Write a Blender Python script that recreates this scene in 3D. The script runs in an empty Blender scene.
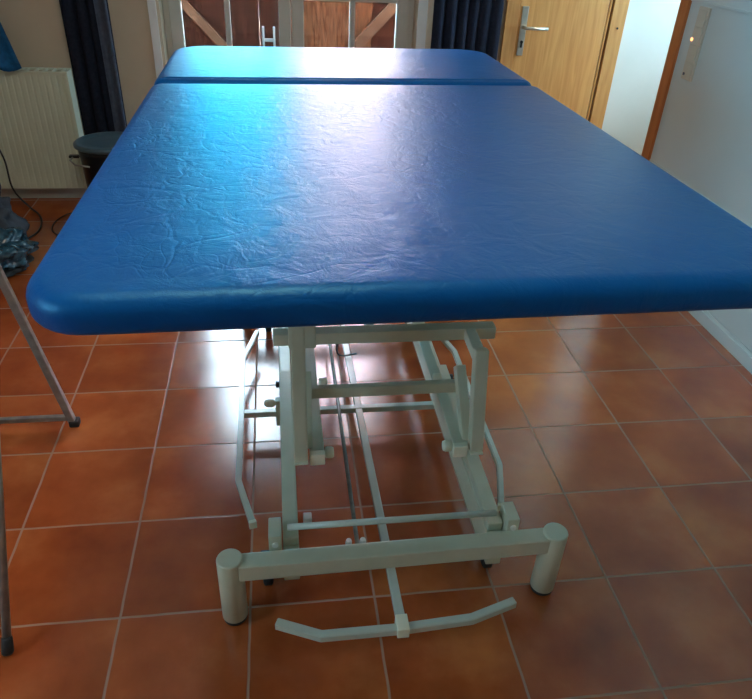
import bpy, bmesh, math, random
from mathutils import Vector, Matrix, noise
random.seed(7)
PI = math.pi
scene = bpy.context.scene
COL = scene.collection
V = Vector

# ------------------------------------------------------------------ materials
def new_mat(name):
    m = bpy.data.materials.new(name); m.use_nodes = True
    nt = m.node_tree
    for n in list(nt.nodes): nt.nodes.remove(n)
    o = nt.nodes.new('ShaderNodeOutputMaterial')
    b = nt.nodes.new('ShaderNodeBsdfPrincipled')
    nt.links.new(b.outputs[0], o.inputs[0])
    return m, nt, b
def N(nt, t, **kw):
    n = nt.nodes.new(t)
    for k, v in kw.items():
        if k in n.inputs.keys(): n.inputs[k].default_value = v
        else: setattr(n, k, v)
    return n
def L(nt, a, b): nt.links.new(a, b)
def ramp(nt, src, stops):
    r = nt.nodes.new('ShaderNodeValToRGB')
    el = r.color_ramp.elements
    while len(el) < len(stops): el.new(0.5)
    for e, (p, c) in zip(el, stops):
        e.position = p; e.color = (*c, 1)
    L(nt, src, r.inputs[0]); return r
def coords(nt, scale=(1, 1, 1), rot=(0, 0, 0)):
    tc = nt.nodes.new('ShaderNodeTexCoord'); mp = nt.nodes.new('ShaderNodeMapping')
    mp.inputs['Scale'].default_value = scale; mp.inputs['Rotation'].default_value = rot
    L(nt, tc.outputs['Object'], mp.inputs[0]); return mp.outputs[0]
def bump(nt, b, h, strength=.3, dist=.002):
    n = nt.nodes.new('ShaderNodeBump'); n.inputs['Strength'].default_value = strength
    n.inputs['Distance'].default_value = dist
    L(nt, h, n.inputs['Height']); L(nt, n.outputs[0], b.inputs['Normal'])
def noisy(name, c1, c2, scale=8, rough=.6, bmp=.0, dist=.002, metal=0, sc=(1, 1, 1), spec=.5, detail=4, lo=.35, hi=.65):
    m, nt, b = new_mat(name)
    co = coords(nt, sc)
    n = N(nt, 'ShaderNodeTexNoise', Scale=scale, Detail=detail); L(nt, co, n.inputs['Vector'])
    r = ramp(nt, n.outputs[0], [(lo, c1), (hi, c2)])
    L(nt, r.outputs[0], b.inputs['Base Color'])
    b.inputs['Roughness'].default_value = rough; b.inputs['Metallic'].default_value = metal
    b.inputs['Specular IOR Level'].default_value = spec
    if bmp:
        n2 = N(nt, 'ShaderNodeTexNoise', Scale=scale * 6, Detail=4); L(nt, co, n2.inputs['Vector'])
        bump(nt, b, n2.outputs[0], bmp, dist)
    return m

M = {}
M['wall_tan'] = noisy('plaster_tan', (.56, .45, .32), (.62, .50, .36), 3, .85, .25, .002)
M['wall_white'] = noisy('plaster_white', (.66, .70, .66), (.72, .76, .72), 3, .6, .12, .0015)
M['wall_panel'] = noisy('painted_panel', (.62, .75, .77), (.66, .79, .81), 2, .38, .08, .001)
M['ceiling'] = noisy('ceiling_white', (.7, .68, .62), (.74, .72, .66), 4, .9, .1)
M['frame_paint'] = noisy('powder_coat_grey_green', (.58, .57, .41), (.62, .61, .45), 20, .32, .03, .0004)
M['chrome_tube'] = noisy('satin_steel', (.26, .27, .25), (.36, .37, .34), 30, .35, 0, metal=.6)
M['lever_paint'] = noisy('powder_coat_lever', (.56, .60, .50), (.60, .64, .54), 20, .22, 0, spec=.7)
M['cap_plastic'] = noisy('cream_plastic', (.82, .80, .60), (.88, .86, .66), 15, .4)
M['cap_white'] = noisy('white_plastic', (.75, .76, .68), (.8, .8, .72), 15, .4)
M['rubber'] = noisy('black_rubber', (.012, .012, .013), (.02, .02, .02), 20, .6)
M['black_metal'] = noisy('black_bolt', (.01, .01, .012), (.018, .018, .02), 20, .4)
M['radiator'] = noisy('radiator_enamel', (.70, .73, .57), (.74, .77, .61), 6, .35)
M['win_frame'] = noisy('window_paint_grey', (.50, .50, .44), (.56, .55, .49), 8, .45)
M['win_white'] = noisy('corner_white', (.78, .78, .74), (.84, .84, .8), 8, .5)
M['curtain'] = noisy('navy_cloth', (.014, .018, .032), (.020, .025, .044), 60, .9, .4, .001, spec=.15)
M['curtain_back_lit'] = noisy('lit_curtain_back_cloth', (.07, .09, .15), (.10, .13, .20), 50, .7, .3, .001)  # curtain's back side; the light on it is put into this paler tone
M['towel'] = noisy('blue_towel', (.002, .07, .19), (.004, .11, .27), 40, .9, .5, .002)
M['bin_lid'] = noisy('bin_lid_plastic', (.06, .10, .125), (.075, .115, .14), 10, .3)
M['bin_body'] = noisy('bin_body_black', (.006, .006, .007), (.01, .01, .012), 10, .35)
M['cable'] = noisy('cable_black', (.01, .01, .01), (.02, .02, .02), 10, .5)
M['brown_trim'] = noisy('brown_trim_wood', (.46, .15, .04), (.56, .20, .06), 5, .4, .1, .001, sc=(6, 6, .5))
M['switch'] = noisy('switch_cream', (.60, .62, .54), (.64, .66, .58), 10, .35)
M['steel_plate'] = noisy('brushed_nickel', (.62, .60, .52), (.72, .70, .62), 40, .28, 0, metal=.85)
M['gate_dark'] = noisy('gate_boards', (.010, .004, .003), (.028, .010, .007), 9, .95, .3, .003, sc=(9, 3, .8), spec=.05)  # shade on the gate is darkened into its board and brace colours
M['gate_lit'] = noisy('gate_boards_lit', (.035, .012, .006), (.095, .042, .022), 7, .95, .3, .003, sc=(9, 3, 1.2), spec=.05)  # boards catching light; their lit tone is put into the colour
M['gate_brace'] = noisy('gate_brace_wood', (.045, .024, .016), (.07, .040, .026), 8, .95, .2, .003, spec=.05)
M['house'] = noisy('rendered_facade', (.82, .54, .58), (.88, .60, .64), 1.5, .9, .2, .004)
M['roof'] = noisy('roof_tiles', (.28, .09, .05), (.36, .13, .08), 6, .8, .3, .01)
M['patio'] = noisy('patio_concrete', (.30, .28, .25), (.38, .35, .31), 4, .9, .3, .004)
M['lamp_glass'] = noisy('opal_glass', (.8, .8, .76), (.84, .84, .8), 5, .4)
M['tank_white'] = noisy('pale_painted_wood', (.12, .14, .15), (.15, .17, .18), 5, .6)

def wood_door():
    m, nt, b = new_mat('beech_veneer')
    co = coords(nt, (14, 14, .9))
    n = N(nt, 'ShaderNodeTexNoise', Scale=3, Detail=6, Distortion=.6); L(nt, co, n.inputs['Vector'])
    r = ramp(nt, n.outputs[0], [(.3, (.60, .27, .075)), (.7, (.76, .40, .135))])
    L(nt, r.outputs[0], b.inputs['Base Color']); b.inputs['Roughness'].default_value = .42
    bump(nt, b, n.outputs[0], .1, .0006); return m
M['door'] = wood_door()
M['door_frame'] = noisy('beech_frame', (.58, .27, .085), (.68, .36, .12), 6, .4, .08, .0006, sc=(8, 8, .8))

TILE = .335
def floor_mat():
    m, nt, b = new_mat('terracotta_tiles')
    tc = nt.nodes.new('ShaderNodeTexCoord'); co = tc.outputs['Object']
    sep = nt.nodes.new('ShaderNodeSeparateXYZ'); L(nt, co, sep.inputs[0])
    def mth(op, a, bb=None, c=None):
        n = nt.nodes.new('ShaderNodeMath'); n.operation = op
        for i, x in enumerate((a, bb, c)):
            if x is None: continue
            if isinstance(x, (int, float)): n.inputs[i].default_value = x
            else: L(nt, x, n.inputs[i])
        return n.outputs[0]
    wob = N(nt, 'ShaderNodeTexNoise', Scale=9, Detail=2); L(nt, co, wob.inputs['Vector'])
    wv = mth('MULTIPLY', mth('SUBTRACT', wob.outputs[0], .5), .005)
    ds = []; ids = []
    for ax in (0, 1):
        u = mth('DIVIDE', mth('ADD', sep.outputs[ax], wv), TILE)
        fr = mth('SUBTRACT', u, mth('ROUND', u))
        ds.append(mth('MULTIPLY', mth('ABSOLUTE', fr), TILE))
        ids.append(mth('FLOOR', mth('DIVIDE', sep.outputs[ax], TILE)))
    d = mth('MINIMUM', ds[0], ds[1])
    mr = nt.nodes.new('ShaderNodeMapRange'); mr.interpolation_type = 'SMOOTHSTEP'
    mr.inputs[1].default_value = .0018; mr.inputs[2].default_value = .0042
    L(nt, d, mr.inputs[0]); tile = mr.outputs[0]
    cid = nt.nodes.new('ShaderNodeCombineXYZ'); L(nt, ids[0], cid.inputs[0]); L(nt, ids[1], cid.inputs[1])
    wn = nt.nodes.new('ShaderNodeTexWhiteNoise'); L(nt, cid.outputs[0], wn.inputs['Vector'])
    off = nt.nodes.new('ShaderNodeVectorMath'); off.operation = 'MULTIPLY_ADD'
    L(nt, wn.outputs['Color'], off.inputs[0]); off.inputs[1].default_value = (9, 9, 9); L(nt, co, off.inputs[2])
    n1 = N(nt, 'ShaderNodeTexNoise', Scale=4.2, Detail=5, Roughness=.55); L(nt, off.outputs[0], n1.inputs['Vector'])
    r1 = ramp(nt, n1.outputs[0], [(.28, (.27, .052, .012)), (.5, (.38, .085, .020)), (.72, (.52, .155, .040))])
    n2 = N(nt, 'ShaderNodeTexNoise', Scale=60, Detail=4); L(nt, co, n2.inputs['Vector'])
    hs = nt.nodes.new('ShaderNodeHueSaturation'); L(nt, r1.outputs[0], hs.inputs['Color'])
    L(nt, mth('ADD', mth('MULTIPLY', wn.outputs['Value'], .22), .88), hs.inputs['Value'])
    mx = nt.nodes.new('ShaderNodeMix'); mx.data_type = 'RGBA'
    L(nt, tile, mx.inputs['Factor']); mx.inputs['A'].default_value = (.38, .23, .15, 1)
    L(nt, hs.outputs[0], mx.inputs['B']); L(nt, mx.outputs['Result'], b.inputs['Base Color'])
    rr = mth('ADD', mth('MULTIPLY', tile, -.615), mth('ADD', mth('MULTIPLY', n2.outputs[0], .004), .80))
    L(nt, rr, b.inputs['Roughness'])
    L(nt, mth('ADD', mth('MULTIPLY', tile, .85), .03), b.inputs['Specular IOR Level'])
    sc2 = nt.nodes.new('ShaderNodeSeparateColor'); L(nt, wn.outputs['Color'], sc2.inputs[0])
    tx = mth('MULTIPLY', mth('SUBTRACT', sc2.outputs[0], .5), sep.outputs[0]); ty = mth('MULTIPLY', mth('SUBTRACT', sc2.outputs[1], .5), sep.outputs[1])
    h = mth('ADD', mth('MULTIPLY', tile, 1.0), mth('ADD', mth('MULTIPLY', n1.outputs[0], .30), mth('MULTIPLY', mth('ADD', tx, ty), 60.0)))
    bump(nt, b, h, .35, .0016)
    return m
M['floor'] = floor_mat()

def vinyl():
    m, nt, b = new_mat('blue_vinyl')
    co = coords(nt)
    n0 = N(nt, 'ShaderNodeTexNoise', Scale=3.2, Detail=3, Distortion=.6); L(nt, co, n0.inputs['Vector'])
    add = nt.nodes.new('ShaderNodeVectorMath'); add.operation = 'MULTIPLY_ADD'
    L(nt, n0.outputs['Color'], add.inputs[0]); add.inputs[1].default_value = (.35, .35, .35); L(nt, co, add.inputs[2])
    vo = N(nt, 'ShaderNodeTexVoronoi', Scale=7.0); vo.feature = 'DISTANCE_TO_EDGE'; L(nt, add.outputs[0], vo.inputs['Vector'])
    cr = nt.nodes.new('ShaderNodeMapRange'); cr.inputs[1].default_value = 0; cr.inputs[2].default_value = .045; L(nt, vo.outputs['Distance'], cr.inputs[0])
    vo2 = N(nt, 'ShaderNodeTexVoronoi', Scale=19.0); vo2.feature = 'DISTANCE_TO_EDGE'; L(nt, add.outputs[0], vo2.inputs['Vector'])
    cr2 = nt.nodes.new('ShaderNodeMapRange'); cr2.inputs[1].default_value = 0; cr2.inputs[2].default_value = .06; L(nt, vo2.outputs['Distance'], cr2.inputs[0])
    nz = N(nt, 'ShaderNodeTexNoise', Scale=16, Detail=7, Distortion=.9); nz.inputs['Roughness'].default_value = .66; L(nt, co, nz.inputs['Vector'])
    lo = N(nt, 'ShaderNodeTexNoise', Scale=2.2, Detail=2); L(nt, co, lo.inputs['Vector'])
    def mth(op, a, bb):
        n = nt.nodes.new('ShaderNodeMath'); n.operation = op
        for i, x in enumerate((a, bb)):
            if isinstance(x, (int, float)): n.inputs[i].default_value = x
            else: L(nt, x, n.inputs[i])
        return n.outputs[0]
    mk = nt.nodes.new('ShaderNodeMapRange'); mk.inputs[1].default_value = .45; mk.inputs[2].default_value = .68
    mn = N(nt, 'ShaderNodeTexNoise', Scale=2.0, Detail=3); mpp = nt.nodes.new('ShaderNodeMapping'); mpp.inputs['Location'].default_value = (.9, .3, 0)
    L(nt, co, mpp.inputs[0]); L(nt, mpp.outputs[0], mn.inputs['Vector']); L(nt, mn.outputs[0], mk.inputs[0]); mask = mk.outputs[0]
    h = mth('ADD', mth('MULTIPLY', mth('MULTIPLY', cr.outputs[0], mask), .42),
            mth('ADD', mth('MULTIPLY', mth('MULTIPLY', cr2.outputs[0], mask), .22), mth('MULTIPLY', nz.outputs[0], 1.5)))
    r = ramp(nt, lo.outputs[0], [(.3, (0, .068, .26)), (.7, (0, .084, .32))])
    L(nt, r.outputs[0], b.inputs['Base Color'])
    b.inputs['Roughness'].default_value = .40
    b.inputs['Specular IOR Level'].default_value = .56
    b.inputs['Specular Tint'].default_value = (.24, .82, 1, 1)
    bump(nt, b, h, .8, .0024)
    return m
M['vinyl'] = vinyl()
M['vinyl_underside'] = noisy('cushion_underside', (.03, .03, .035), (.05, .05, .055), 10, .8)

def glass():
    m = bpy.data.materials.new('window_glass'); m.use_nodes = True; nt = m.node_tree
    for n in list(nt.nodes): nt.nodes.remove(n)
    o = nt.nodes.new('ShaderNodeOutputMaterial'); mx = nt.nodes.new('ShaderNodeMixShader')
    t = nt.nodes.new('ShaderNodeBsdfTransparent'); t.inputs[0].default_value = (.93, .96, .95, 1)
    g = nt.nodes.new('ShaderNodeBsdfGlossy'); g.inputs['Roughness'].default_value = .02
    f = nt.nodes.new('ShaderNodeFresnel'); f.inputs[0].default_value = 1.35
    L(nt, f.outputs[0], mx.inputs[0]); L(nt, t.outputs[0], mx.inputs[1]); L(nt, g.outputs[0], mx.inputs[2])
    L(nt, mx.outputs[0], o.inputs[0]); return m
M['glass'] = glass()
def emit(name, c, s):
    m, nt, b = new_mat(name); b.inputs['Base Color'].default_value = (*c, 1)
    b.inputs['Emission Color'].default_value = (*c, 1); b.inputs['Emission Strength'].default_value = s; return m
M['pilot'] = emit('pilot_light', (1.0, .35, .12), 2.2)
def bagmat():
    m, nt, b = new_mat('crinkled_silver_blue_foil')
    co = coords(nt); n = N(nt, 'ShaderNodeTexNoise', Scale=14, Detail=5, Distortion=1.2); L(nt, co, n.inputs['Vector'])
    r = ramp(nt, n.outputs[0], [(.35, (.01, .03, .045)), (.6, (.03, .10, .15)), (.72, (.40, .62, .72))])
    L(nt, r.outputs[0], b.inputs['Base Color']); b.inputs['Roughness'].default_value = .22; b.inputs['Specular IOR Level'].default_value = .8
    bump(nt, b, n.outputs[0], .6, .006); return m
M['bag'] = bagmat()
M['bag_cloth'] = noisy('grey_blue_cloth', (.02, .025, .035), (.05, .06, .08), 10, .6, .4, .004)

# ------------------------------------------------------------------ mesh helpers
class MB:
    def __init__(s): s.bm = bmesh.new()
    def box(s, lo, hi, bev=.0):
        lo = V(lo); hi = V(hi); c = (lo + hi) / 2; d = hi - lo
        return s.obox(c, (V((1, 0, 0)), V((0, 1, 0)), V((0, 0, 1))), d, bev)
    def obox(s, c, ax, d, bev=0):
        t = bmesh.new(); bmesh.ops.create_cube(t, size=1)
        if bev: 
            for v in t.verts: v.co = V((v.co.x * d[0], v.co.y * d[1], v.co.z * d[2]))
            bmesh.ops.bevel(t, geom=list(t.edges), offset=min(bev, min(d) * .45), segments=2, profile=.6, affect='EDGES', clamp_overlap=True)
        else:
            for v in t.verts: v.co = V((v.co.x * d[0], v.co.y * d[1], v.co.z * d[2]))
        R = Matrix((ax[0], ax[1], ax[2])).transposed()
        for v in t.verts: v.co = R @ v.co + V(c)
        s._add(t); return s
    def bar(s, a, b, w, h, bev=.003, side=V((1, 0, 0))):
        """rectangular bar from a to b: w across (along side), h the other way"""
        a = V(a); b = V(b); y = (b - a).normalized()
        x = (side - y * side.dot(y))
        if x.length < 1e-4: x = V((0, 1, 0)) - y * y.y
        x.normalize(); z = x.cross(y)
        return s.obox((a + b) / 2, (x, y, z), (w, (b - a).length, h), bev)
    def path(s, pts, w, h, bev=0.0, up=V((0, 0, 1))):
        """mitred rectangular tube along a polyline"""
        pts = [V(p) for p in pts]; n = len(pts); rings = []
        t = bmesh.new()
        for i, p in enumerate(pts):
            d0 = (pts[i] - pts[i - 1]).normalized() if i else (pts[1] - pts[0]).normalized()
            d1 = (pts[i + 1] - pts[i]).normalized() if i < n - 1 else d0
            d = (d0 + d1).normalized(); k = 1 / max(.3, d.dot(d0))
            x = up.cross(d).normalized(); z = d.cross(x).normalized()
            rings.append([t.verts.new(p + x * (sx * w / 2 * k) + z * (sz * h / 2)) for sx, sz in ((-1, -1), (1, -1), (1, 1), (-1, 1))])
        for i in range(n - 1):
            for k in range(4):
                t.faces.new((rings[i][k], rings[i][(k + 1) % 4], rings[i + 1][(k + 1) % 4], rings[i + 1][k]))
        t.faces.new(rings[0][::-1]); t.faces.new(rings[-1])
        bmesh.ops.recalc_face_normals(t, faces=t.faces)
        if bev: bmesh.ops.bevel(t, geom=[e for e in t.edges], offset=bev, segments=2, affect='EDGES', clamp_overlap=True)
        s._add(t); return s
    def tube(s, pts, r, seg=12):
        pts = [V(p) for p in pts]; n = len(pts); t = bmesh.new(); rings = []
        px = None
        for i, p in enumerate(pts):
            d0 = (pts[i] - pts[i - 1]) if i else (pts[1] - pts[0])
            d1 = (pts[i + 1] - pts[i]) if i < n - 1 else d0
            d = (d0.normalized() + d1.normalized()).normalized()
            if px is None:
                px = V((0, 0, 1)) if abs(d.z) < .9 else V((1, 0, 0))
            x = (px - d * px.dot(d)).normalized(); px = x; y = d.cross(x)
            rr = r[i] if isinstance(r, (list, tuple)) else r
            rings.append([t.verts.new(p + (x * math.cos(2 * PI * k / seg) + y * math.sin(2 * PI * k / seg)) * rr) for k in range(seg)])
        for i in range(n - 1):
            for k in range(seg):
                t.faces.new((rings[i][k], rings[i][(k + 1) % seg], rings[i + 1][(k + 1) % seg], rings[i + 1][k]))
        t.faces.new(rings[0][::-1]); t.faces.new(rings[-1])
        bmesh.ops.recalc_face_normals(t, faces=t.faces)
        for f in t.faces: f.smooth = len(f.verts) == 4
        s._add(t); return s
    def lathe(s, c, prof, seg=32, axis='z', sx=1, sy=1):
        """prof: list of (r, h) along the axis"""
        t = bmesh.new(); c = V(c); rings = []
        for r, h in prof:
            ring = []
            for k in range(seg):
                a = 2 * PI * k / seg; p = V((math.cos(a) * r * sx, math.sin(a) * r * sy, h))
                if axis == 'x': p = V((p.z, p.x, p.y))
                elif axis == 'y': p = V((p.x, p.z, p.y))
                ring.append(t.verts.new(c + p))
            rings.append(ring)
        for i in range(len(rings) - 1):
            for k in range(seg):
                t.faces.new((rings[i][k], rings[i][(k + 1) % seg], rings[i + 1][(k + 1) % seg], rings[i + 1][k])).smooth = True
        t.faces.new(rings[0][::-1]); t.faces.new(rings[-1])
        bmesh.ops.recalc_face_normals(t, faces=t.faces)
        s._add(t); return s
    def _add(s, t):
        me = bpy.data.meshes.new('tmp'); t.to_mesh(me); t.free(); s.bm.from_mesh(me); bpy.data.meshes.remove(me)
    def build(s, name, mat, parent=None, smooth=None):
        me = bpy.data.meshes.new(name)
        off = (world_loc(parent) if root_of(parent) is not ROOT[0] else V((1.385, -.60, 0))) if parent else V((0, 0, 0))
        if not parent:
            xs = [v.co for v in s.bm.verts]
            lo = V((min(v.x for v in xs), min(v.y for v in xs), min(v.z for v in xs)))
            hi = V((max(v.x for v in xs), max(v.y for v in xs), max(v.z for v in xs)))
            loc = V(((lo.x + hi.x) / 2, (lo.y + hi.y) / 2, lo.z))
            if name.startswith('floor'): loc = V((0, 0, 0))
        else:
            loc = V((0, 0, 0))
        for v in s.bm.verts: v.co -= (off + loc)
        if smooth:
            for f in s.bm.faces: f.smooth = True
        s.bm.to_mesh(me); s.bm.free()
        o = bpy.data.objects.new(name, me); COL.objects.link(o); o.location = loc
        me.materials.append(mat if not isinstance(mat, str) else M[mat])
        if parent: o.parent = parent
        return o
ROOT = [None]
def root_of(o):
    while o and o.parent: o = o.parent
    return o
def world_loc(o):
    p = V(o.location)
    while o.parent: o = o.parent; p += V(o.location)
    return p
def thing(name, label, cat, loc, group=None):
    o = bpy.data.objects.new(name, None); COL.objects.link(o); o.location = loc
    o.empty_display_size = .1
    o['label'] = label; o['category'] = cat
    if group: o['group'] = group
    return o
def tag(o, label, cat, group=None):
    o['label'] = label; o['category'] = cat
    if group: o['group'] = group
    return o
def struct(o, label=None):
    o['kind'] = 'structure'
    if label: o['label'] = label
    return o
def sempty(name, loc):
    o = bpy.data.objects.new(name, None); COL.objects.link(o); o.location = loc; o['kind'] = 'structure'; o.empty_display_size = .1
    return o

# ------------------------------------------------------------------ room shell
XL, XR, YB, YF, ZC = -1.9, 3.075, 1.72, -4.4, 2.65
XE = 4.3       # far end of the recess behind the right-hand wall
WT = .16
struct(MB().box((XL - WT, YF - WT, -.1), (XE + WT, YB + WT, 0)).build('floor', 'floor'))
struct(MB().box((XL - WT, YF - WT, ZC), (XE + WT, YB + WT + .1, ZC + .12)).build('ceiling', 'ceiling'))
# back wall with patio door opening (x .455 .. 1.985, z 0 .. 2.12) and a wooden door (x 2.47 .. 3.2)
WX0, WX1, WZ = .455, 1.985, 2.32
DX0, DX1, DZ = 2.455, 3.19, 2.03
w = MB()
w.box((XL - WT, YB, 0), (WX0, YB + .24, ZC))
w.box((WX0, YB, WZ), (WX1, YB + .24, ZC))
w.box((WX1, YB, 0), (DX0, YB + .24, ZC))
struct(w.build('wall_back', 'wall_tan'))
w = MB()
w.box((DX0, YB, DZ), (DX1, YB + .24, ZC))
w.box((DX1, YB, 0), (XE + WT, YB + .24, ZC))
struct(w.build('wall_back_recess', 'wall_white'), 'white plastered wall right of the wooden door')
# right wall (ends at y = .905) with wainscot lines
YE = .905
w = MB()
w.box((XR, YF - WT, 0), (XR + WT, YE, ZC))
struct(w.build('wall_right', 'wall_panel'))
w = MB().box((XR - .004, YF, .075), (XR + .002, YE - .062, .52), .001)
w.box((XR - .006, YF, 1.272), (XR + .002, YE - .062, 1.284), .002)
w.build('wall_panelling', 'wall_panel', bpy.data.objects['wall_right'])
struct(MB().box((XR + WT, YF, 0), (XE, YE - .3, ZC)).build('wall_recess', 'wall_white'))
w = MB(); EY0, EY1, EZ0, EZ1 = .75, 1.55, 1.0, 2.1
w.box((XE, YE - .3, 0), (XE + WT, EY0, ZC)); w.box((XE, EY1, 0), (XE + WT, YB, ZC))
w.box((XE, EY0, 0), (XE + WT, EY1, EZ0)); w.box((XE, EY0, EZ1), (XE + WT, EY1, ZC))
struct(w.build('wall_recess_end', 'wall_white'))
w3 = sempty('fill_window_recess', (XE + .08, (EY0 + EY1) / 2, EZ0))  # unseen recess window, added to light the white wall and door
f = MB()
for y0 in (EY0, EY1 - .06): f.box((XE + .05, y0, EZ0), (XE + .11, y0 + .06, EZ1), .004)
for z0 in (EZ0, EZ1 - .06): f.box((XE + .05, EY0, z0), (XE + .11, EY1, z0 + .06), .004)
f.build('window_frame', 'win_frame', w3)
MB().box((XE + .077, EY0 + .03, EZ0 + .03), (XE + .083, EY1 - .03, EZ1 - .03)).build('pane', 'glass', w3)
struct(MB().box((XR - .014, YE - .066, 0), (XR + WT + .01, YE + .012, ZC), .003).build('trim_1', 'brown_trim'), 'brown wooden edge strip on the end of the right wall')
# left wall with an unseen window added for ambient light, front wall
LY0, LY1, LZ0, LZ1 = -2.8, -1.9, 1.1, 2.0
w = MB()
w.box((XL - WT, YF - WT, 0), (XL, LY0, ZC)); w.box((XL - WT, LY1, 0), (XL, YB, ZC))
w.box((XL - WT, LY0, 0), (XL, LY1, LZ0)); w.box((XL - WT, LY0, LZ1), (XL, LY1, ZC))
struct(w.build('wall_left', 'wall_tan'))
struct(MB().box((XL, YF - WT, 0), (XR, YF, ZC)).build('wall_front', 'wall_tan'))
w2 = sempty('fill_window_side', (XL - .08, (LY0 + LY1) / 2, LZ0))
f = MB()
for y0, y1 in ((LY0, LY0 + .06), ((LY0 + LY1) / 2 - .04, (LY0 + LY1) / 2 + .04), (LY1 - .06, LY1)):
    f.box((XL - .11, y0, LZ0), (XL - .05, y1, LZ1), .004)
f.box((XL - .11, LY0, LZ0), (XL - .05, LY1, LZ0 + .06), .004); f.box((XL - .11, LY0, LZ1 - .06), (XL - .05, LY1, LZ1), .004)
f.build('window_frame', 'win_frame', w2)
MB().box((XL - .083, LY0 + .03, LZ0 + .03), (XL - .077, LY1 - .03, LZ1 - .03)).build('pane', 'glass', w2)
# baseboards
b = MB().box((XR - .014, YF, 0), (XR, YE - .068, .058), .003)
b.box((XR - .008, YF, .056), (XR, YE - .068, .074), .003)
struct(b.build('baseboard_right', 'wall_panel'))
struct(MB().box((XL, YB - .014, 0), (WX0 - .04, YB, .066), .003).build('baseboard_back', 'win_frame'))
struct(MB().box((XL, YF, 0), (XL + .014, YB - .014, .066), .003).build('baseboard_left', 'win_frame'))

# ------------------------------------------------------------------ patio door (two glazed leaves)
# white corner strips round the opening
t = MB()
t.box((WX0 - .004, YB - .006, 0), (WX0 + .040, YB + .004, WZ + .04), .002)
t.box((WX1 - .044, YB - .006, 0), (WX1 + .010, YB + .004, WZ + .04), .002)
t.box((WX0 + .04, YB - .006, WZ - .004), (WX1 - .044, YB + .004, WZ + .04), .002)
struct(t.build('trim_2', 'win_white'), 'white corner strip round the patio door opening')
t = MB()
t.box((WX0, YB + .004, 0), (WX0 + .055, YB + .2, WZ)); t.box((WX1 - .045, YB + .004, 0), (WX1, YB + .2, WZ))
t.box((WX0 + .055, YB + .004, WZ - .05), (WX1 - .045, YB + .2, WZ))
struct(t.build('trim_3', 'wall_tan'), 'tan plastered reveal of the patio door')
win = sempty('window_1', (1.23, 1.86, 0))
fx0, fx1 = .512, 1.938
f = MB()
f.box((fx0, 1.83, .02), (fx0 + .035, 1.90, WZ - .05), .004); f.box((fx1 - .035, 1.83, .02), (fx1, 1.90, WZ - .05), .004)
f.box((fx0, 1.83, WZ - .10), (fx1, 1.90, WZ - .05), .004); f.box((fx0, 1.82, 0), (fx1, 1.91, .04), .004)
f.build('window_frame', 'win_frame', win)
def leaf(x0, x1, xm):
    lf = MB(); y0, y1 = 1.815, 1.875
    for a, b_ in ((x0, x0 + .068), (x1 - .068, x1)): lf.box((a, y0, .045), (b_, y1, WZ - .105), .005)
    lf.box((x0 + .06, y0, .045), (x1 - .06, y1, .17), .005); lf.box((x0 + .06, y0, WZ - .19), (x1 - .06, y1, WZ - .105), .005)
    lf.box((xm - .015, y0 + .008, .16), (xm + .015, y1 - .008, WZ - .18), .004)
    for z in (.50, 1.115, 1.62): lf.box((x0 + .06, y0 + .01, z), (x1 - .06, y1 - .01, z + .028), .003)
    o = lf.build('sash', 'win_frame', win)
    MB().box((x0 + .06, 1.843, .16), (x1 - .06, 1.847, WZ - .18)).build('pane', 'glass', o)
    return o
leaf(.545, 1.222, .866)
o = leaf(1.228, 1.905, 1.577)
hd = MB(); hd.box((1.245, 1.803, 1.15), (1.272, 1.815, 1.30), .003)
hd.tube([(1.258, 1.80, 1.27), (1.258, 1.765, 1.27), (1.258, 1.765, 1.15)], .009)
hd.build('window_handle', 'steel_plate', win)

# ------------------------------------------------------------------ wooden door
dr = sempty('door_1', ((DX0 + DX1) / 2, YB, 0))
d = MB()   # frame with rebate
d.box((DX0, YB - .016, 0), (DX0 + .078, YB + .16, DZ), .003)
d.box((3.100, YB - .016, 0), (DX1, YB + .16, DZ), .003)
d.box((DX0 + .05, YB - .016, DZ - .07), (3.12, YB + .16, DZ + .01), .003)
d.build('door_frame', 'door_frame', dr)
d = MB().box((3.070, YB + .004, 0), (3.101, YB + .05, DZ - .07), .001)
d.build('seal', 'rubber', dr)
d = MB().box((DX0 + .079, YB - .012, .006), (3.070, YB + .03, DZ - .074), .003).build('door_leaf', 'door', dr)
d = MB().box((3.078, YB - .008, 0), (3.090, YB + .03, DZ - .074), .001).build('rebate_strip', 'door_frame', dr)
hx = 2.568
h = MB().box((hx - .019, YB - .020, .870), (hx + .019, YB - .0125, 1.135), .003)
hp = h.build('lock_plate', 'steel_plate', dr)
MB().tube([(hx, YB - .02, 1.025), (hx, YB - .062, 1.025), (hx + .012, YB - .068, 1.025), (hx + .135, YB - .066, 1.024)], .0095, 14).build('door_handle', 'steel_plate', hp)
k = MB().lathe((hx, YB - .0245, .945), [(.0085, -.004), (.0085, .004)], 20, 'y'); k.box((hx - .005, YB - .0285, .915), (hx + .005, YB - .0205, .942), .001)
k.build('keyhole', 'black_metal', hp)
MB().lathe((3.148, YB - .018, 1.032), [(.006, -.0025), (.006, .0025)], 16, 'y').build('screw_cap', 'rubber', dr)

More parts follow.
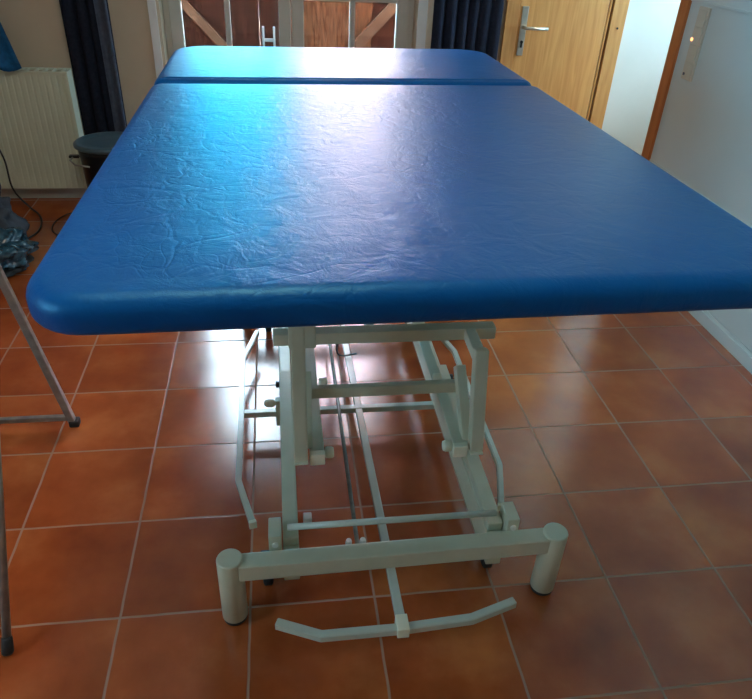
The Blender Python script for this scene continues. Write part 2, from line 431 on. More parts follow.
# ------------------------------------------------------------------ switch panel on the right wall
sw = thing('switch_panel', 'tall cream wall switch strip with a glowing orange pilot lamp on the right wall', 'light switch', (XR, .70, .95))
MB().box((XR - .010, .655, .948), (XR, .745, 1.262), .003).build('frame', 'switch', sw)
for i in range(4):
    z0 = .958 + i * .0755
    if i == 0:
        s = MB().box((XR - .013, .667, z0), (XR - .009, .733, z0 + .068), .002).build('socket', 'switch', sw)
        MB().box((XR - .0145, .715, z0 + .008), (XR - .0128, .730, z0 + .020), .001).build('socket_notch', 'curtain_back_lit', s)
    else:
        s = MB().box((XR - .015, .667, z0), (XR - .009, .733, z0 + .068), .004).build('rocker', 'switch', sw)
        if i == 2:
            MB().lathe((XR - .016, .728, z0 + .014), [(.007, -.003), (.008, 0), (.007, .002)], 20, 'x').build('pilot_lamp', 'pilot', sw)

# ------------------------------------------------------------------ radiator
RX0, RX1, RY = -1.15, .0, 1.60
rad = thing('radiator', 'cream panel radiator with vertical ribs under the tan back wall', 'radiator', ((RX0 + RX1) / 2, 1.66, .09))
r = MB()
n = 34; pitch = (RX1 - RX0 - .04) / n
bm = bmesh.new(); prof = []
for i in range(n):
    x = RX0 + .02 + i * pitch
    prof += [(x, 0), (x + pitch * .55, 0), (x + pitch * .68, .005), (x + pitch * .87, .005)]
prof.append((RX1 - .02, 0))
zz = [.10, .13, .71, .745]
front = [[bm.verts.new((x, RY + (dd if 0 < j < 3 else 0), z)) for x, dd in prof] for j, z in enumerate(zz)]
back = [[bm.verts.new((x, RY + .05, z)) for x, dd in prof] for z in (zz[0], zz[-1])]
for j in range(3):
    for i in range(len(prof) - 1): bm.faces.new((front[j][i], front[j][i + 1], front[j + 1][i + 1], front[j + 1][i]))
for i in range(len(prof) - 1):
    bm.faces.new((back[0][i], back[1][i], back[1][i + 1], back[0][i + 1]))
    bm.faces.new((front[3][i], front[3][i + 1], back[1][i + 1], back[1][i]))
    bm.faces.new((front[0][i], back[0][i], back[0][i + 1], front[0][i + 1]))
bmesh.ops.recalc_face_normals(bm, faces=bm.faces)
r._add(bm); r.build('panel', 'radiator', rad)
for x in (RX0, RX1 - .022): MB().box((x, RY - .002, .095), (x + .022, RY + .10, .752), .004).build('side_cover', 'radiator', rad)
r = MB()
r.box((RX0, RY - .003, .742), (RX1, RY + .012, .756), .003); r.box((RX0, RY + .088, .742), (RX1, RY + .10, .756), .003)
for i in range(24):
    x = RX0 + .03 + i * .047; r.box((x, RY + .01, .745), (x + .012, RY + .09, .753))
r.build('top_grille', 'radiator', rad)
for x in (RX0 + .2, RX1 - .2): MB().box((x - .015, RY + .05, .2), (x + .015, YB - .001, .66), .002).build('bracket', 'radiator', rad)
MB().tube([(RX0 + .05, RY + .05, .11), (RX0 + .05, RY + .05, .0)], .009).build('pipe', 'radiator', rad)

# ------------------------------------------------------------------ curtains
def curtain(name, x0, x1, yc, z0, z1, folds, amp, label, grp, seed, mat='curtain', flare=.0):
    rnd = random.Random(seed); nx, nz = folds * 14, 26
    ph = [rnd.uniform(-.5, .5) for _ in range(4)]
    bm = bmesh.new(); A = []; B = []
    for j in range(nz + 1):
        v = j / nz; z = z0 + (z1 - z0) * v; ra = []; rb = []
        for i in range(nx + 1):
            u = i / nx
            a = 2 * PI * folds * u + ph[0] + .5 * math.sin(3 * u * PI + ph[1] + v * .8)
            y = yc + amp * (.7 + .3 * math.sin(5 * u + ph[2])) * math.sin(a) * (.72 + .28 * (1 - v))
            y += .006 * math.sin(9 * v + 7 * u + ph[3])
            x = x0 + (x1 - x0) * u + .010 * math.cos(a) + flare * (u - .5) * (1 - v)
            ra.append(bm.verts.new((x, y - .002, z))); rb.append(bm.verts.new((x, y + .002, z)))
        A.append(ra); B.append(rb)
    for j in range(nz):
        for i in range(nx):
            bm.faces.new((A[j][i], A[j][i + 1], A[j + 1][i + 1], A[j + 1][i])); bm.faces.new((B[j][i], B[j + 1][i], B[j + 1][i + 1], B[j][i + 1]))
        for i in (0, nx): bm.faces.new((A[j][i], A[j + 1][i], B[j + 1][i], B[j][i]))
    for i in range(nx):
        for j in (0, nz): bm.faces.new((A[j][i], B[j][i], B[j][i + 1], A[j][i + 1]))
    bmesh.ops.recalc_face_normals(bm, faces=bm.faces)
    m = MB(); m._add(bm)
    root = thing(name, label, 'curtain', ((x0 + x1) / 2, yc, z0), grp)
    m.build('cloth', mat, root, smooth=True)
    return root
curtain('curtain', .035, .275, 1.545, .03, 2.46, 4, .026, 'navy floor-length curtain hanging between the radiator and the patio door', None, 3)
curtain('curtain', 2.0, 2.395, 1.62, .03, 2.46, 6, .026, 'navy floor-length curtain hanging between the patio door and the wooden door', None, 5)
cA = [o for o in COL.objects if o.name == 'curtain'][0]
lm = MB(); bm_ = bmesh.new(); A_ = []
for j in range(24):
    v_ = j / 23; z_ = .03 + 2.43 * v_; row = []
    for side in (0, 1):
        for i in range(15):
            u_ = (i if side == 0 else 14 - i) / 14
            x_ = .215 + .072 * u_ + .004 * math.sin(7 * v_); y_ = 1.508 + .030 * math.sin(u_ * 4.4 + .4 + .5 * v_) - (0 if side == 0 else -.004)
            row.append(bm_.verts.new((x_, y_, z_)))
    A_.append(row)
for j in range(23):
    for i in range(30): bm_.faces.new((A_[j][i], A_[j][(i + 1) % 30], A_[j + 1][(i + 1) % 30], A_[j + 1][i]))
bm_.faces.new(A_[0]); bm_.faces.new(A_[-1][::-1]); bmesh.ops.recalc_face_normals(bm_, faces=bm_.faces)
lm._add(bm_); lm.build('turned_back_lit', 'curtain_back_lit', cA, smooth=True)['label'] = 'turned back edge of the curtain, coloured paler as if lit'
c = thing('curtain_rod', 'dark metal curtain rod above the patio door', 'curtain rod', (1.23, 1.58, 2.47))
MB().tube([(-.02, 1.545, 2.49), (.3, 1.548, 2.49), (2.0, 1.615, 2.49), (2.45, 1.62, 2.49)], .008).build('rod', 'black_metal', c)
for x, y in ((-.01, 1.545), (1.22, 1.583), (2.44, 1.62)): MB().bar((x, y, 2.49), (x, YB, 2.49), .012, .012).build('bracket', 'black_metal', c)

# ------------------------------------------------------------------ blue towel over the radiator end
def draped(name, x0, x1, y, z0, z1, mat, seed, thick=.012):
    rnd = random.Random(seed); bm = bmesh.new(); nx, nz = 26, 26; F = []; K = []
    for j in range(nz + 1):
        v = j / nz; a = []; b_ = []
        for i in range(nx + 1):
            u = i / nx
            wd = 1 - .30 * v
            xx = x0 + (x1 - x0) * (.0 + u * wd)
            zz_ = z0 + (z1 - z0) * v - (.03 * math.sin(u * 5 + 1) + .05 * abs(math.sin(u * 9))) * (1 - v)
            yy = y + .020 * math.sin(u * 13 + 2 * v) * (1 - .4 * v) + .010 * math.sin(u * 29 + 3 * v)
            a.append(bm.verts.new((xx, yy - thick / 2, zz_))); b_.append(bm.verts.new((xx, yy + thick / 2, zz_)))
        F.append(a); K.append(b_)
    for j in range(nz):
        for i in range(nx):
            bm.faces.new((F[j][i], F[j][i + 1], F[j + 1][i + 1], F[j + 1][i])); bm.faces.new((K[j][i], K[j + 1][i], K[j + 1][i + 1], K[j][i + 1]))
        for i in (0, nx): bm.faces.new((F[j][i], F[j + 1][i], K[j + 1][i], K[j][i]))
    for i in range(nx):
        for j in (0, nz): bm.faces.new((F[j][i], K[j][i], K[j][i + 1], F[j][i + 1]))
    bmesh.ops.recalc_face_normals(bm, faces=bm.faces)
    m = MB(); m._add(bm); return m

hook = thing('wall_hook', 'wooden peg rail on the tan wall above the radiator', 'hook rail', (-.62, 1.70, 1.32))
MB().box((-1.0, 1.70, 1.36), (-.26, 1.72, 1.43), .003).build('rail', 'brown_trim', hook)
for x in (-.9, -.62, -.38): MB().tube([(x, 1.70, 1.395), (x, 1.58, 1.395), (x, 1.552, 1.41)], .008).build('peg', 'brown_trim', hook)
tw = draped('towel', -.74, -.215, 1.555, .79, 1.40, 'towel', 4)
tag(tw.build('towel', 'towel', smooth=True), 'bright blue towel hanging down over the top of the radiator', 'towel')

# ------------------------------------------------------------------ pedal bin
BX, BY = .235, 1.27
bn = thing('pedal_bin', 'round black bin with a grey-blue lid in front of the left curtain', 'bin', (BX, BY, 0))
MB().lathe((BX, BY, 0), [(.135, .0), (.14, .006), (.155, .395), (.160, .43), (.160, .458)], 48).build('body', 'bin_body', bn)
MB().lathe((BX, BY, .458), [(.172, .0), (.178, .004), (.178, .016), (.170, .022), (.158, .024), (.150, .019), (.10, .019), (.03, .022)], 48).build('lid', 'bin_lid', bn)
hdl = MB().tube([(BX - .185, BY - .03, .405), (BX - .19, BY - .09, .402), (BX - .15, BY - .155, .398), (BX - .075, BY - .18, .396)], .0045)
hdl.build('carry_handle', 'chrome_tube', bn)
lg = MB().box((BX - .205, BY - .05, .400), (BX - .155, BY - .02, .412), .002).build('handle_lug', 'black_metal', bn)
MB().box((BX - .04, BY - .20, .012), (BX + .04, BY - .12, .026), .004).build('pedal', 'rubber', bn)

# ------------------------------------------------------------------ crumpled bag beside the trestle
def blob(c, rad, seed, amp, freq, n=4, flat=0):
    bm = bmesh.new(); bmesh.ops.create_icosphere(bm, subdivisions=n, radius=1)
    for v in bm.verts:
        d_ = v.co.normalized(); k = 1 + amp * noise.noise(d_ * freq + V((seed, 0, 0))) + amp * .5 * abs(noise.noise(d_ * freq * 2.6 + V((0, seed, 0))))
        p = V((d_.x * rad[0], d_.y * rad[1], d_.z * rad[2])) * k + V(c)
        if p.z < flat: p.z = flat
        v.co = p
    m = MB(); m._add(bm); return m
bag = thing('plastic_bag', 'crumpled shiny blue-grey plastic bag slumped on the floor below the radiator', 'bag', (-.28, .80, 0))
blob((-.29, .74, .085), (.165, .20, .10), 3, .45, 2.2, 5, .012).build('bag_body', 'bag', bag, smooth=True)
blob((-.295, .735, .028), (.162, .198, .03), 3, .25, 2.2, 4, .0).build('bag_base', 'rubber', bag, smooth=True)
blob((-.38, .90, .20), (.16, .13, .19), 8, .6, 2.6, 5, .03).build('bag_top', 'bag_cloth', bag, smooth=True)

# ------------------------------------------------------------------ cables
def smooth_path(pts, n=8):
    pts = [V(p) for p in pts]; out = []
    P = [pts[0]] + pts + [pts[-1]]
    for i in range(1, len(P) - 2):
        for k in range(n):
            t = k / n; a, b_, c_, d_ = P[i - 1], P[i], P[i + 1], P[i + 2]
            out.append(.5 * ((2 * b_) + (c_ - a) * t + (2 * a - 5 * b_ + 4 * c_ - d_) * t * t + (3 * b_ - a - 3 * c_ + d_) * t ** 3))
    out.append(pts[-1]); return out
tag(MB().tube(smooth_path([(-.62, 1.57, .60), (-.46, 1.50, .47), (-.385, 1.46, .33), (-.37, 1.44, .16), (-.33, 1.50, .03), (-.26, 1.43, .006), (-.205, 1.27, .006), (-.21, 1.13, .006), (-.30, 1.02, .006), (-.5, 1.08, .006)]), .005, 8).build('cable', 'cable'),
    'thin dark cable looping down in front of the radiator to the floor', 'cable')
tag(MB().tube(smooth_path([(.09, 1.10, .006), (.0, 1.40, .006), (-.09, 1.44, .006), (-.14, 1.33, .006), (-.13, 1.20, .006), (-.06, 1.10, .006), (.0, .98, .006)]), .003, 8).build('cable', 'cable'),
    'thin dark cable lying flat on the tiles beside the black bin', 'cable')

# ------------------------------------------------------------------ folding trestle at the left edge
tr = thing('folding_trestle', 'grey steel folding trestle table whose leg and floor bar enter at left', 'folding table', (-.1, -.53, 0))
def sq_leg(a, b_, w=.024):
    return MB().bar(a, b_, w, w, .004, V((0, 1, 0)))
l1 = sq_leg((.372, -.526, .012), (.222, -.526, .86)).build('leg', 'chrome_tube', tr)
MB().box((.360, -.542, 0), (.394, -.508, .026), .006).build('rubber_foot', 'rubber', l1)
l2 = sq_leg((-.55, -.526, .012), (-.40, -.526, .86)).build('leg', 'chrome_tube', tr)
MB().box((-.570, -.542, 0), (-.536, -.508, .026), .006).build('rubber_foot', 'rubber', l2)
MB().bar((-.54, -.526, .036), (.364, -.526, .036), .018, .018, .003, V((0, 1, 0))).build('floor_bar', 'chrome_tube', tr)
MB().box((-1.0, -.90, .86), (.17, -.05, .885), .006).build('top', 'win_frame', tr)
l3 = sq_leg((-.55, -.12, .012), (-.40, -.12, .86)).build('leg', 'chrome_tube', tr); MB().box((-.570, -.136, 0), (-.536, -.104, .026), .006).build('rubber_foot', 'rubber', l3)
# second, nearer piece: a folding chair whose foot shows at the lower left corner
ch = thing('folding_chair', 'folded chrome chair with one black-tipped leg at the lower left corner', 'chair', (.2, -1.40, 0))
D_ = V((0, .507, .862))
def on(x, t, d=0): return V((x, -1.424, .0)) + D_ * t + V((0, -.862, .507)) * d
for x in (.419, .0):
    lg = MB().tube([on(x, .02), on(x, .5), on(x, .97)], .0105, 16).build('leg', 'chrome_tube', ch)
    MB().tube([on(x, .006), on(x, .012), on(x, .045), on(x, .05)], [.011, .0145, .0135, .012], 18).build('rubber_foot', 'rubber', lg)
for t in (.30, .62, .95): MB().tube([on(.0, t), on(.419, t)], .008, 12).build('cross_tube', 'chrome_tube', ch)
MB().bar(on(.21, .36, .022), on(.21, .60, .022), .34, .016, .005).build('seat', 'vinyl_underside', ch)
MB().bar(on(.21, .74, .0), on(.21, .90, .0), .39, .014, .005).build('backrest', 'vinyl_underside', ch)
# ------------------------------------------------------------------ TREATMENT TABLE
TB = thing('treatment_table', 'wide blue vinyl therapy table raised high on a grey-green steel lift frame', 'therapy table', (1.385, -.60, 0))
ROOT[0] = TB
PHI = .010            # the whole table stands very slightly askew on the tile grid
PV = V((1.385, -1.37, 0))
TB.location = PV + Matrix.Rotation(PHI, 3, 'Z') @ (V((1.385, -.60, 0)) - PV) + V((.007, 0, 0))
TBL = V((1.385, -.60, 0))
ZT = 1.1061
TH = .0154
TCX, TCY = 1.3689, -.66
def tl(x, y, z):      # table-top local -> unrotated table coordinates
    c_, s_ = math.cos(TH), math.sin(TH)
    p = V((TCX + c_ * x - s_ * y, TCY + s_ * x + c_ * y, z - .0098 * y + .0077 * x)) - V((.007, 0, 0))
    return Matrix.Rotation(-PHI, 3, 'Z') @ (p - PV) + PV
def cushion(x0, x1, y0, y1, zt, th, rc, re, name, rcb=None):
    """padded slab: rounded corners (radius rc), rolled edges (radius re)"""
    bm = bmesh.new()
    rcb = rcb or rc
    def outline(d):
        pts = []
        seg = 10
        for (cx, cy, a0, rr) in ((x1, y1, 0, rcb), (x0, y1, 90, rcb), (x0, y0, 180, rc), (x1, y0, 270, rc)):
            sx = 1 if cx == x1 else -1; sy = 1 if cy == y1 else -1
            ccx, ccy = cx - sx * rr, cy - sy * rr; r_ = max(rr - d, .002)
            if d > rr: ccx, ccy = cx - sx * (d + .002), cy - sy * (d + .002)
            for k in range(seg + 1):
                a = math.radians(a0 + 90 * k / seg); pts.append((ccx + r_ * math.cos(a), ccy + r_ * math.sin(a)))
        res = []
        nn = len(pts)   # subdivide straight sides
        for i in range(nn):
            p, q = pts[i], pts[(i + 1) % nn]; res.append(p)
            if (i + 1) % (seg + 1) == 0:
                for k in range(1, 16): res.append((p[0] + (q[0] - p[0]) * k / 16, p[1] + (q[1] - p[1]) * k / 16))
        return res
    prof = [(.012, zt - th), (.0045, zt - th + .003), (.0008, zt - th + .010), (0, zt - th + .022)]
    for k in range(0, 9):
        a = PI / 2 * k / 8; prof.append((re * (1 - math.cos(a)), zt - re + re * math.sin(a) - .004 * 0))
    for d_ in (.03, .05, .08, .12, .18, .25):
        if d_ > re: prof.append((d_, zt + .004 * min(1, (d_ - re) / .12)))
    rings = []
    for d_, z in prof:
        rings.append([bm.verts.new(tl(x, y, z)) for x, y in outline(d_)])
    nn = len(rings[0])
    for a, b_ in zip(rings, rings[1:]):
        for k in range(nn): bm.faces.new((a[k], a[(k + 1) % nn], b_[(k + 1) % nn], b_[k]))
    bm.faces.new(rings[0][::-1]); bm.faces.new(rings[-1])
    bmesh.ops.recalc_face_normals(bm, faces=bm.faces)
    for f_ in bm.faces: f_.smooth = True
    m = MB(); m._add(bm)
    return m.build(name, 'vinyl', TB)
HW = .632
cushion(-HW, HW, -.988, .450, ZT, .062, .10, .032, 'main_cushion', .045)
cushion(-HW + .002, HW - .002, .480, 1.150, ZT, .062, .030, .028, 'head_cushion', .13)
def tbox(x0, x1, y0, y1, z0, z1, bev=.003):
    m = MB(); c_ = tl((x0 + x1) / 2, (y0 + y1) / 2, (z0 + z1) / 2)
    a = V((math.cos(TH - PHI), math.sin(TH - PHI), 0)); b_ = V((-math.sin(TH - PHI), math.cos(TH - PHI), 0))
    m.obox(c_, (a, b_, V((0, 0, 1))), (x1 - x0, y1 - y0, z1 - z0), bev); return m
# boards under the cushions and the top frame
tbox(-HW + .05, HW - .05, -.78, .41, ZT - .080, ZT - .0635).build('main_board', 'vinyl_underside', TB)
tbox(-HW + .05, HW - .05, .52, 1.12, ZT - .080, ZT - .0635).build('head_board', 'vinyl_underside', TB)
for sx in (-1, 1):
    tbox(sx * .28 - .02, sx * .28 + .02, -.74, .92, ZT - .120, ZT - .080).build('top_rail', 'frame_paint', TB)
for y in (-.72, .36): tbox(-.36, .36, y, y + .04, ZT - .160, ZT - .120).build('top_crossbar', 'frame_paint', TB)
SXC = 1.385
def mir(x, s): return SXC + .0045 + s * x
def mu(x, s): return mir(x, s) - (.009 if s < 0 else .014)
# lift posts (front and rear pairs)
for s in (-1, 1):
    p = MB().bar((mu(.228, s), -1.222, .412), (mu(.229, s), -1.135 if s < 0 else -1.15, .94 if s < 0 else .675), .034, .034, .004).build('lift_post', 'frame_paint', TB)
    MB().box((mu(.228, s) - .017, -1.241, .406), (mu(.228, s) + .017, -1.205, .412), .002).build('end_cap', 'cap_plastic', p)
    MB().bar((mu(.225, s), -.02, .30), (mu(.225, s), -.04, .94), .038, .034, .004).build('lift_post', 'frame_paint', TB)
    if s < 0: MB().bar((mu(.218, s), -1.165, .715), (mu(.218, s), -1.13, .94), .064, .045, .004).build('gusset_plate', 'frame_paint', TB)
    else: MB().bar((mu(.226, s), -1.150, .655), (mu(.226, s), -1.045, .660), .030, .030, .004).build('gusset_plate', 'frame_paint', TB)
    # lift arm: from cap at the front going back
    a = MB().bar((mu(.187, s), -1.215, .412), (mu(.187, s), -.62, .415), .036, .034, .004).build('lift_arm', 'frame_paint', TB)
    MB().bar((mu(.187, s), -1.232, .4115), (mu(.187, s), -1.214, .412), .038, .036, .003).build('end_cap', 'cap_plastic', a)
    MB().bar((mu(.187, s), -.62, .415), (mu(.187, s), -.05, .66), .036, .034, .004).build('lift_arm', 'frame_paint', TB)
    k = MB().lathe((mu(.156, s), -1.205, .412), [(.006, -.011), (.013, -.010), (.015, -.004), (.015, .007), (.012, .0115), (.004, .012)], 24, 'x')
    k.build('pivot_knob', 'cap_plastic', TB)
    MB().lathe((mu(.160, s), -1.02, .50), [(.006, -.012), (.011, -.010), (.012, .010), (.004, .012)], 20, 'x').build('pivot_knob', 'cap_plastic', TB)
    # brace linking the middle beam to the post bottom
    MB().bar((mu(.207, s), -1.062, .565), (mu(.210, s), -1.195, .42), .026, .034, .002).build('link_plate', 'frame_paint', TB)
    # base rail and the sleeve lying on it
    r_ = MB().bar((mir(.270, s), -1.345, .150), (mir(.270, s), .155, .150), .041, .096, .004).build('base_rail', 'frame_paint', TB)
    MB().bar((mir(.270, s), -1.315, .214), (mir(.270, s), -.60, .236), .040, .030, .004).build('lower_arm', 'frame_paint', TB)
    for dx in (-.026, .026):
        MB().lathe((mir(.270, s) + dx, -.655, .234), [(.009, -.006), (.011, -.004), (.011, .004), (.009, .006)], 16, 'x').build('pivot_bolt', 'black_metal', TB)
    pk = MB().lathe((mir(.318, s), -.745, .225), [(.005, -.022), (.008, -.02), (.013, -.012), (.013, .006), (.005, .016)], 20, 'x').build('side_knob', 'cap_plastic', TB)
    MB().box((mir(.297, s) - .007, -.757, .14), (mir(.297, s) + .007, -.733, .24), .002).build('side_bracket', 'frame_paint', TB)
    # pivot block behind the front crossbar
    pb = MB().box((mir(.309, s) - .016, -1.338, .145), (mir(.309, s) + .016, -1.272, .262), .003).build('pivot_block', 'frame_paint', TB)
    MB().lathe((mir(.309, s), -1.340, .235), [(.008, -.003), (.0075, .004)], 16, 'y').build('bolt_cap', 'cap_white', pb)
    # casters
    cxo = .335 if s < 0 else .285
    for yc_ in (-1.262, .07):
        cs = MB().box((mir(cxo, s) - .018, yc_ - .018, .052), (mir(cxo, s) + .018, yc_ + .018, .11), .004).build('caster_fork', 'black_metal', TB)
        MB().lathe((mir(cxo, s), yc_, .027), [(.020, -.013), (.027, -.010), (.027, .010), (.020, .013)], 28, 'x').build('wheel', 'rubber', cs)
# beams
MB().bar((1.093, -1.036, .658), (1.672, -1.036, .658), .036, .034, .003, V((0, 1, 0))).build('upper_beam', 'frame_paint', TB)
MB().bar((1.160, -1.075, .509), (1.594, -1.075, .509), .020, .032, .003, V((0, 1, 0))).build('middle_beam', 'frame_paint', TB)
MB().tube([(1.112, -1.300, .252), (1.660, -1.300, .252)], .0085, 14).build('cross_tube', 'lever_paint', TB)
for yb, nm in ((-1.366, 'front'), (.18, 'rear')):
    MB().bar((mir(-.40, 1), yb - .004, .197), (mir(.40, 1), yb + (.008 if yb < 0 else 0), .197), .048, .050, .004, V((0, 1, 0))).build('base_crossbar', 'frame_paint', TB)
    yb0 = yb
    for s in (-1, 1):
        yb = yb0 + (.009 if (s > 0 and yb0 < 0) else 0)
        ft = MB().lathe((mir(.421, s), yb, 0), [(.029, .014), (.0325, .016), (.0325, .225), (.031, .2285), (.028, .2295)], 40).build('foot', 'frame_paint', TB)
        MB().lathe((mir(.421, s), yb, 0), [(.026, 0), (.030, .003), (.030, .014)], 32).build('rubber_pad', 'rubber', ft)
# foot lever ring: side bars, centre bar, front bar
def lever_side(s):
    o_, i_ = (.428, .377) if s < 0 else (.405, .355)
    return MB().path([(mir(i_, s), -.10, .100), (mir(o_, s), -.30, .100), (mir(o_ - .004, s), -.62, .100), (mir(o_ - .006, s), -.965, .100), (mir(i_, s), -1.135, .100)], .018, .022, .003)
for s in (-1, 1):
    o = lever_side(s).build('side_lever', 'lever_paint', TB)
    ix = .377 if s < 0 else .355
    MB().bar((mir(ix, s), -1.134, .100), (mir(ix, s) - s * .003, -1.146, .100), .021, .025, .002).build('lever_cap', 'cap_plastic', o)
MB().bar((.962, -.62, .088), (1.785, -.62, .088), .022, .022, .003, V((0, 1, 0))).build('lever_crossbar', 'lever_paint', TB)
MB().bar((1.362, .10, .088), (1.386, -1.515, .088), .024, .018, .003).build('centre_lever', 'lever_paint', TB)
MB().path([(1.077, -1.460, .088), (1.185, -1.506, .088), (1.385, -1.506, .088), (1.565, -1.496, .088), (1.688, -1.458, .088)], .021, .021, .0015).build('front_lever', 'lever_paint', TB)
MB().box((1.371, -1.522, .074), (1.401, -1.476, .106), .002).build('lever_clamp', 'cap_plastic', TB)
# thin actuator rod and its clamp
MB().tube([(1.302, .08, .10), (1.299, -1.31, .125)], .006, 12).build('release_rod', 'chrome_tube', TB)
tc_ = MB().box((1.268, -1.318, .135), (1.318, -1.302, .160), .002); tc_.build('rod_clamp', 'frame_paint', TB)
for x in (1.270, 1.307): MB().lathe((x, -1.302, .182), [(.008, -.008), (.0085, 0), (.007, .008)], 16).build('bolt_cap', 'cap_white', TB)
# motor, cable and rear lever with round knob below the head end
MB().box((1.27, .05, .50), (1.40, .20, .62), .02).build('motor', 'black_metal', TB)
MB().tube([(1.335, .05, .56), (1.34, -.50, .60), (1.35, -1.0, .64)], .014, 14).build('actuator', 'chrome_tube', TB)
MB().tube(smooth_path([(1.36, .04, .52), (1.372, -.10, .40), (1.345, -.22, .22), (1.325, -.30, .115), (1.40, -.30, .11)]), .0035, 8).build('motor_cable', 'cable', TB)
MB().bar((1.16, .16, .24), (1.16, .16, .97), .04, .04, .004).build('rear_post', 'frame_paint', TB)
MB().bar((1.61, .16, .24), (1.61, .16, .97), .04, .04, .004).build('rear_post', 'frame_paint', TB)
MB().tube([(1.10, .19, .25), (1.0, .20, .25), (.905, .205, .25), (.775, .190, .25), (.757, .170, .25), (.752, .06, .25)], .0065, 12).build('rear_lever', 'frame_paint', TB)
MB().lathe((.744, -.05, .25), [(.010, -.055), (.024, -.045), (.030, -.012), (.030, .02), (.022, .042), (.010, .052)], 28, 'y').build('lever_knob', 'rubber', TB)

tag(MB().box((1.158, -1.062, 0), (1.184, -1.034, .022), .003).build('dropped_cap', 'cap_white'), 'small white plastic cap lying on the tiles under the table', 'cap')

# ------------------------------------------------------------------ ceiling lamp, added out of view for fill light
cl = thing('fill_ceiling_lamp', 'round opal ceiling lamp added out of view for fill light', 'lamp', (1.0, -1.4, 2.53))
MB().lathe((1.0, -1.4, 2.62), [(.16, 0), (.16, .03)], 40).build('base', 'win_white', cl)
MB().lathe((1.0, -1.4, 2.53), [(.02, 0), (.10, .012), (.16, .045), (.17, .09)], 40).build('shade', 'lamp_glass', cl)

# ------------------------------------------------------------------ outside
struct(MB().box((-14, YB + .24, -.12), (26, 40, -.02)).build('ground', 'patio'), 'grey concrete patio outside the glazed door')
GY = 2.62
gt = thing('wooden_gate', 'brown boarded double gate with diagonal braces seen through the patio door glass', 'gate', (1.2, GY, -.02))
def gate_leaf(x0, x1, mats, seed):
    rnd = random.Random(seed); nb = 5; w_ = (x1 - x0) / nb
    for i in range(nb):
        mm = mats[i] if i < len(mats) else mats[-1]
        MB().box((x0 + i * w_ + .0003, GY, .02), (x0 + (i + 1) * w_ - .0003, GY + .024, 1.26 + rnd.uniform(-.01, .01)), .002).build('board', mm, gt)
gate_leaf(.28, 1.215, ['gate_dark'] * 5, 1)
gate_leaf(1.235, 2.17, ['gate_lit', 'gate_lit', 'gate_lit', 'gate_dark', 'gate_dark'], 2)
for x0, x1 in ((.28, 1.215), (1.235, 2.17)):
    for z in (.25, 1.12): MB().box((x0, GY - .03, z), (x1, GY, z + .10), .003).build('cross_rail', 'gate_brace', gt)
MB().bar((.33, GY - .016, 1.215), (1.08, GY - .016, .42), .03, .055, .003, V((0, 1, 0))).build('brace', 'gate_brace', gt)
MB().bar((1.40, GY - .016, .46), (2.14, GY - .016, 1.215), .03, .07, .003, V((0, 1, 0))).build('brace', 'gate_brace', gt)
for x in (.22, 2.23): MB().box((x - .05, GY - .03, -.02), (x + .05, GY + .06, 1.34), .004).build('gate_post', 'gate_brace', gt)
st = thing('garden_rack', 'small pale frame standing outside in front of the left gate leaf', 'rack', (1.03, 2.42, -.02))
r_ = MB()
for x in (1.055, 1.125): r_.box((x - .007, 2.41, -.02), (x + .007, 2.435, .89), .003)
for z in (.30, .62, .80): r_.box((1.05, 2.412, z), (1.13, 2.433, z + .018), .002)
r_.build('frame', 'tank_white', st)
for y in (2.41, 2.30):
    pass
# unseen house added beyond the gate for the pink reflection on the table
hs = thing('added_house', 'unseen pinkish house added behind the right door leaf for its reflection on the table', 'house', (5.5, 10, -.02))
MB().box((1.55, 9.0, -.02), (12, 15, 7.2)).build('facade', 'house', hs)
MB().box((1.1, 8.6, 7.2), (12.4, 15.4, 7.5), .02).build('roof', 'roof', hs)

# ------------------------------------------------------------------ light
wd = bpy.data.worlds.new('sky'); scene.world = wd; wd.use_nodes = True
nt = wd.node_tree
for n in list(nt.nodes): nt.nodes.remove(n)
o = nt.nodes.new('ShaderNodeOutputWorld'); bg = nt.nodes.new('ShaderNodeBackground')
tc = nt.nodes.new('ShaderNodeTexCoord'); sp = nt.nodes.new('ShaderNodeSeparateXYZ')
L(nt, tc.outputs['Generated'], sp.inputs[0])
r = ramp(nt, sp.outputs[2], [(0.0, (0, .18, .30)), (.34, (0, .25, .40)), (.50, (.50, .64, .78)), (.75, (.50, .64, .78)), (.95, (.42, .52, .62))])
r2_ = ramp(nt, sp.outputs[2], [(0.0, (.14, .34, .52)), (.5, (.40, .56, .70)), (.95, (.42, .52, .62))])
az = nt.nodes.new('ShaderNodeMapRange'); az.interpolation_type = 'SMOOTHSTEP'; az.inputs[1].default_value = .15; az.inputs[2].default_value = .55
L(nt, sp.outputs[1], az.inputs[0])
mxw = nt.nodes.new('ShaderNodeMix'); mxw.data_type = 'RGBA'; L(nt, az.outputs[0], mxw.inputs['Factor'])
L(nt, r2_.outputs[0], mxw.inputs['A']); L(nt, r.outputs[0], mxw.inputs['B'])
L(nt, mxw.outputs['Result'], bg.inputs[0]); bg.inputs[1].default_value = 34
L(nt, bg.outputs[0], o.inputs[0])

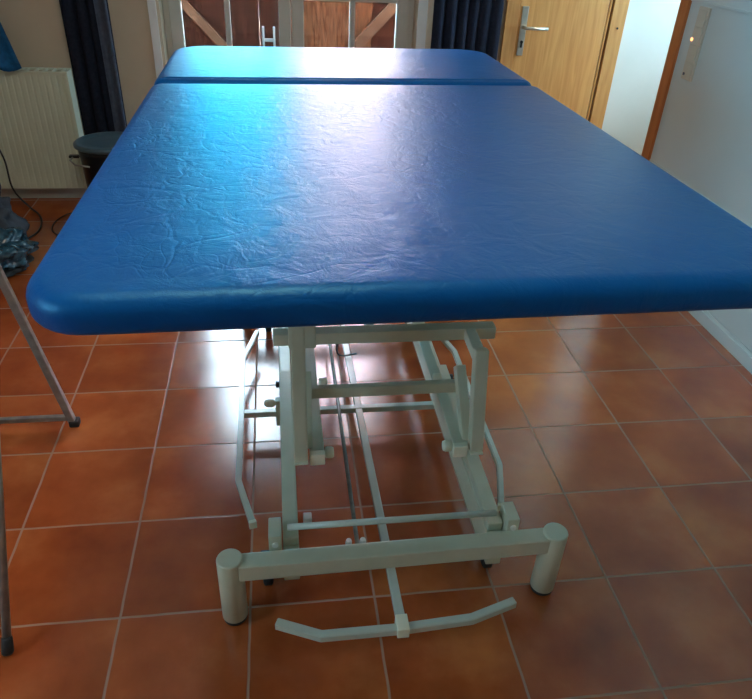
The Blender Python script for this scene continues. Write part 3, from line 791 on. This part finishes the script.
def area(name, loc, rot, sx, sy, energy=0, color=(1, 1, 1), portal=False):
    l = bpy.data.lights.new(name, 'AREA'); l.shape = 'RECTANGLE'; l.size = sx; l.size_y = sy
    l.energy = energy; l.color = color
    if portal: l.cycles.is_portal = True
    ob = bpy.data.objects.new(name, l); COL.objects.link(ob); ob.location = loc; ob.rotation_euler = rot; return ob
area('patio_portal', (1.22, 1.95, 1.08), (-PI / 2, 0, 0), 1.45, 2.0, portal=True)
area('recess_fill_portal', (XE + .12, (EY0 + EY1) / 2, (EZ0 + EZ1) / 2), (0, PI / 2, 0), EZ1 - EZ0, EY1 - EY0, portal=True)
area('side_fill_portal', (XL - .12, (LY0 + LY1) / 2, (LZ0 + LZ1) / 2), (0, -PI / 2, 0), LZ1 - LZ0, LY1 - LY0, portal=True)
sl = bpy.data.lights.new('sun', 'SUN'); sl.energy = 250; sl.angle = math.radians(2); sl.color = (1, .84, .76)
so = bpy.data.objects.new('sun', sl); COL.objects.link(so); so.rotation_euler = (math.radians(52), 0, math.radians(25)); so.location = (0, -5, 8)
hl = bpy.data.lights.new('recess_fill_bulb', 'POINT'); hl.energy = 12; hl.color = (1, .92, .80); hl.shadow_soft_size = .12  # fill light without a fixture, added to warm the wooden door
ho = bpy.data.objects.new('recess_fill_bulb', hl); COL.objects.link(ho); ho.location = (3.75, .95, 2.3)
pl = bpy.data.lights.new('fill_bulb', 'POINT'); pl.energy = 20; pl.color = (1, .93, .80); pl.shadow_soft_size = .15  # added fill light for the room, just below the added ceiling lamp
po = bpy.data.objects.new('fill_bulb', pl); COL.objects.link(po); po.location = (1.0, -1.4, 2.36)

# ------------------------------------------------------------------ camera
f_px, a, b, c = 684.3918, .5758, .1578, .0505
fw = V((math.sin(b) * math.cos(a), math.cos(b) * math.cos(a), -math.sin(a)))
rt = V((math.cos(b), -math.sin(b), 0)); up = rt.cross(fw)
r2 = math.cos(c) * rt + math.sin(c) * up; u2 = -math.sin(c) * rt + math.cos(c) * up
cam = bpy.data.cameras.new('camera'); cam.sensor_fit = 'HORIZONTAL'; cam.sensor_width = 36; cam.lens = f_px * 36 / 752
cam.clip_start = .02; cam.clip_end = 200
co = bpy.data.objects.new('camera', cam); COL.objects.link(co)
mt = Matrix((r2, u2, -fw)).transposed().to_4x4(); mt.translation = V((1.1213, -2.5247, 1.588))
co.matrix_world = mt; scene.camera = co

scene.view_settings.view_transform = 'Standard'; scene.view_settings.look = 'None'
scene.view_settings.gamma = 1; scene.view_settings.use_curve_mapping = False
scene.view_settings.exposure = 0.5
scene.cycles.max_bounces = 10; scene.cycles.diffuse_bounces = 5; scene.cycles.glossy_bounces = 5
scene.cycles.transparent_max_bounces = 16
scene.cycles.sample_clamp_indirect = 6
try:
    scene.cycles.use_denoising = True; scene.cycles.denoiser = 'OPENIMAGEDENOISE'
except Exception: pass
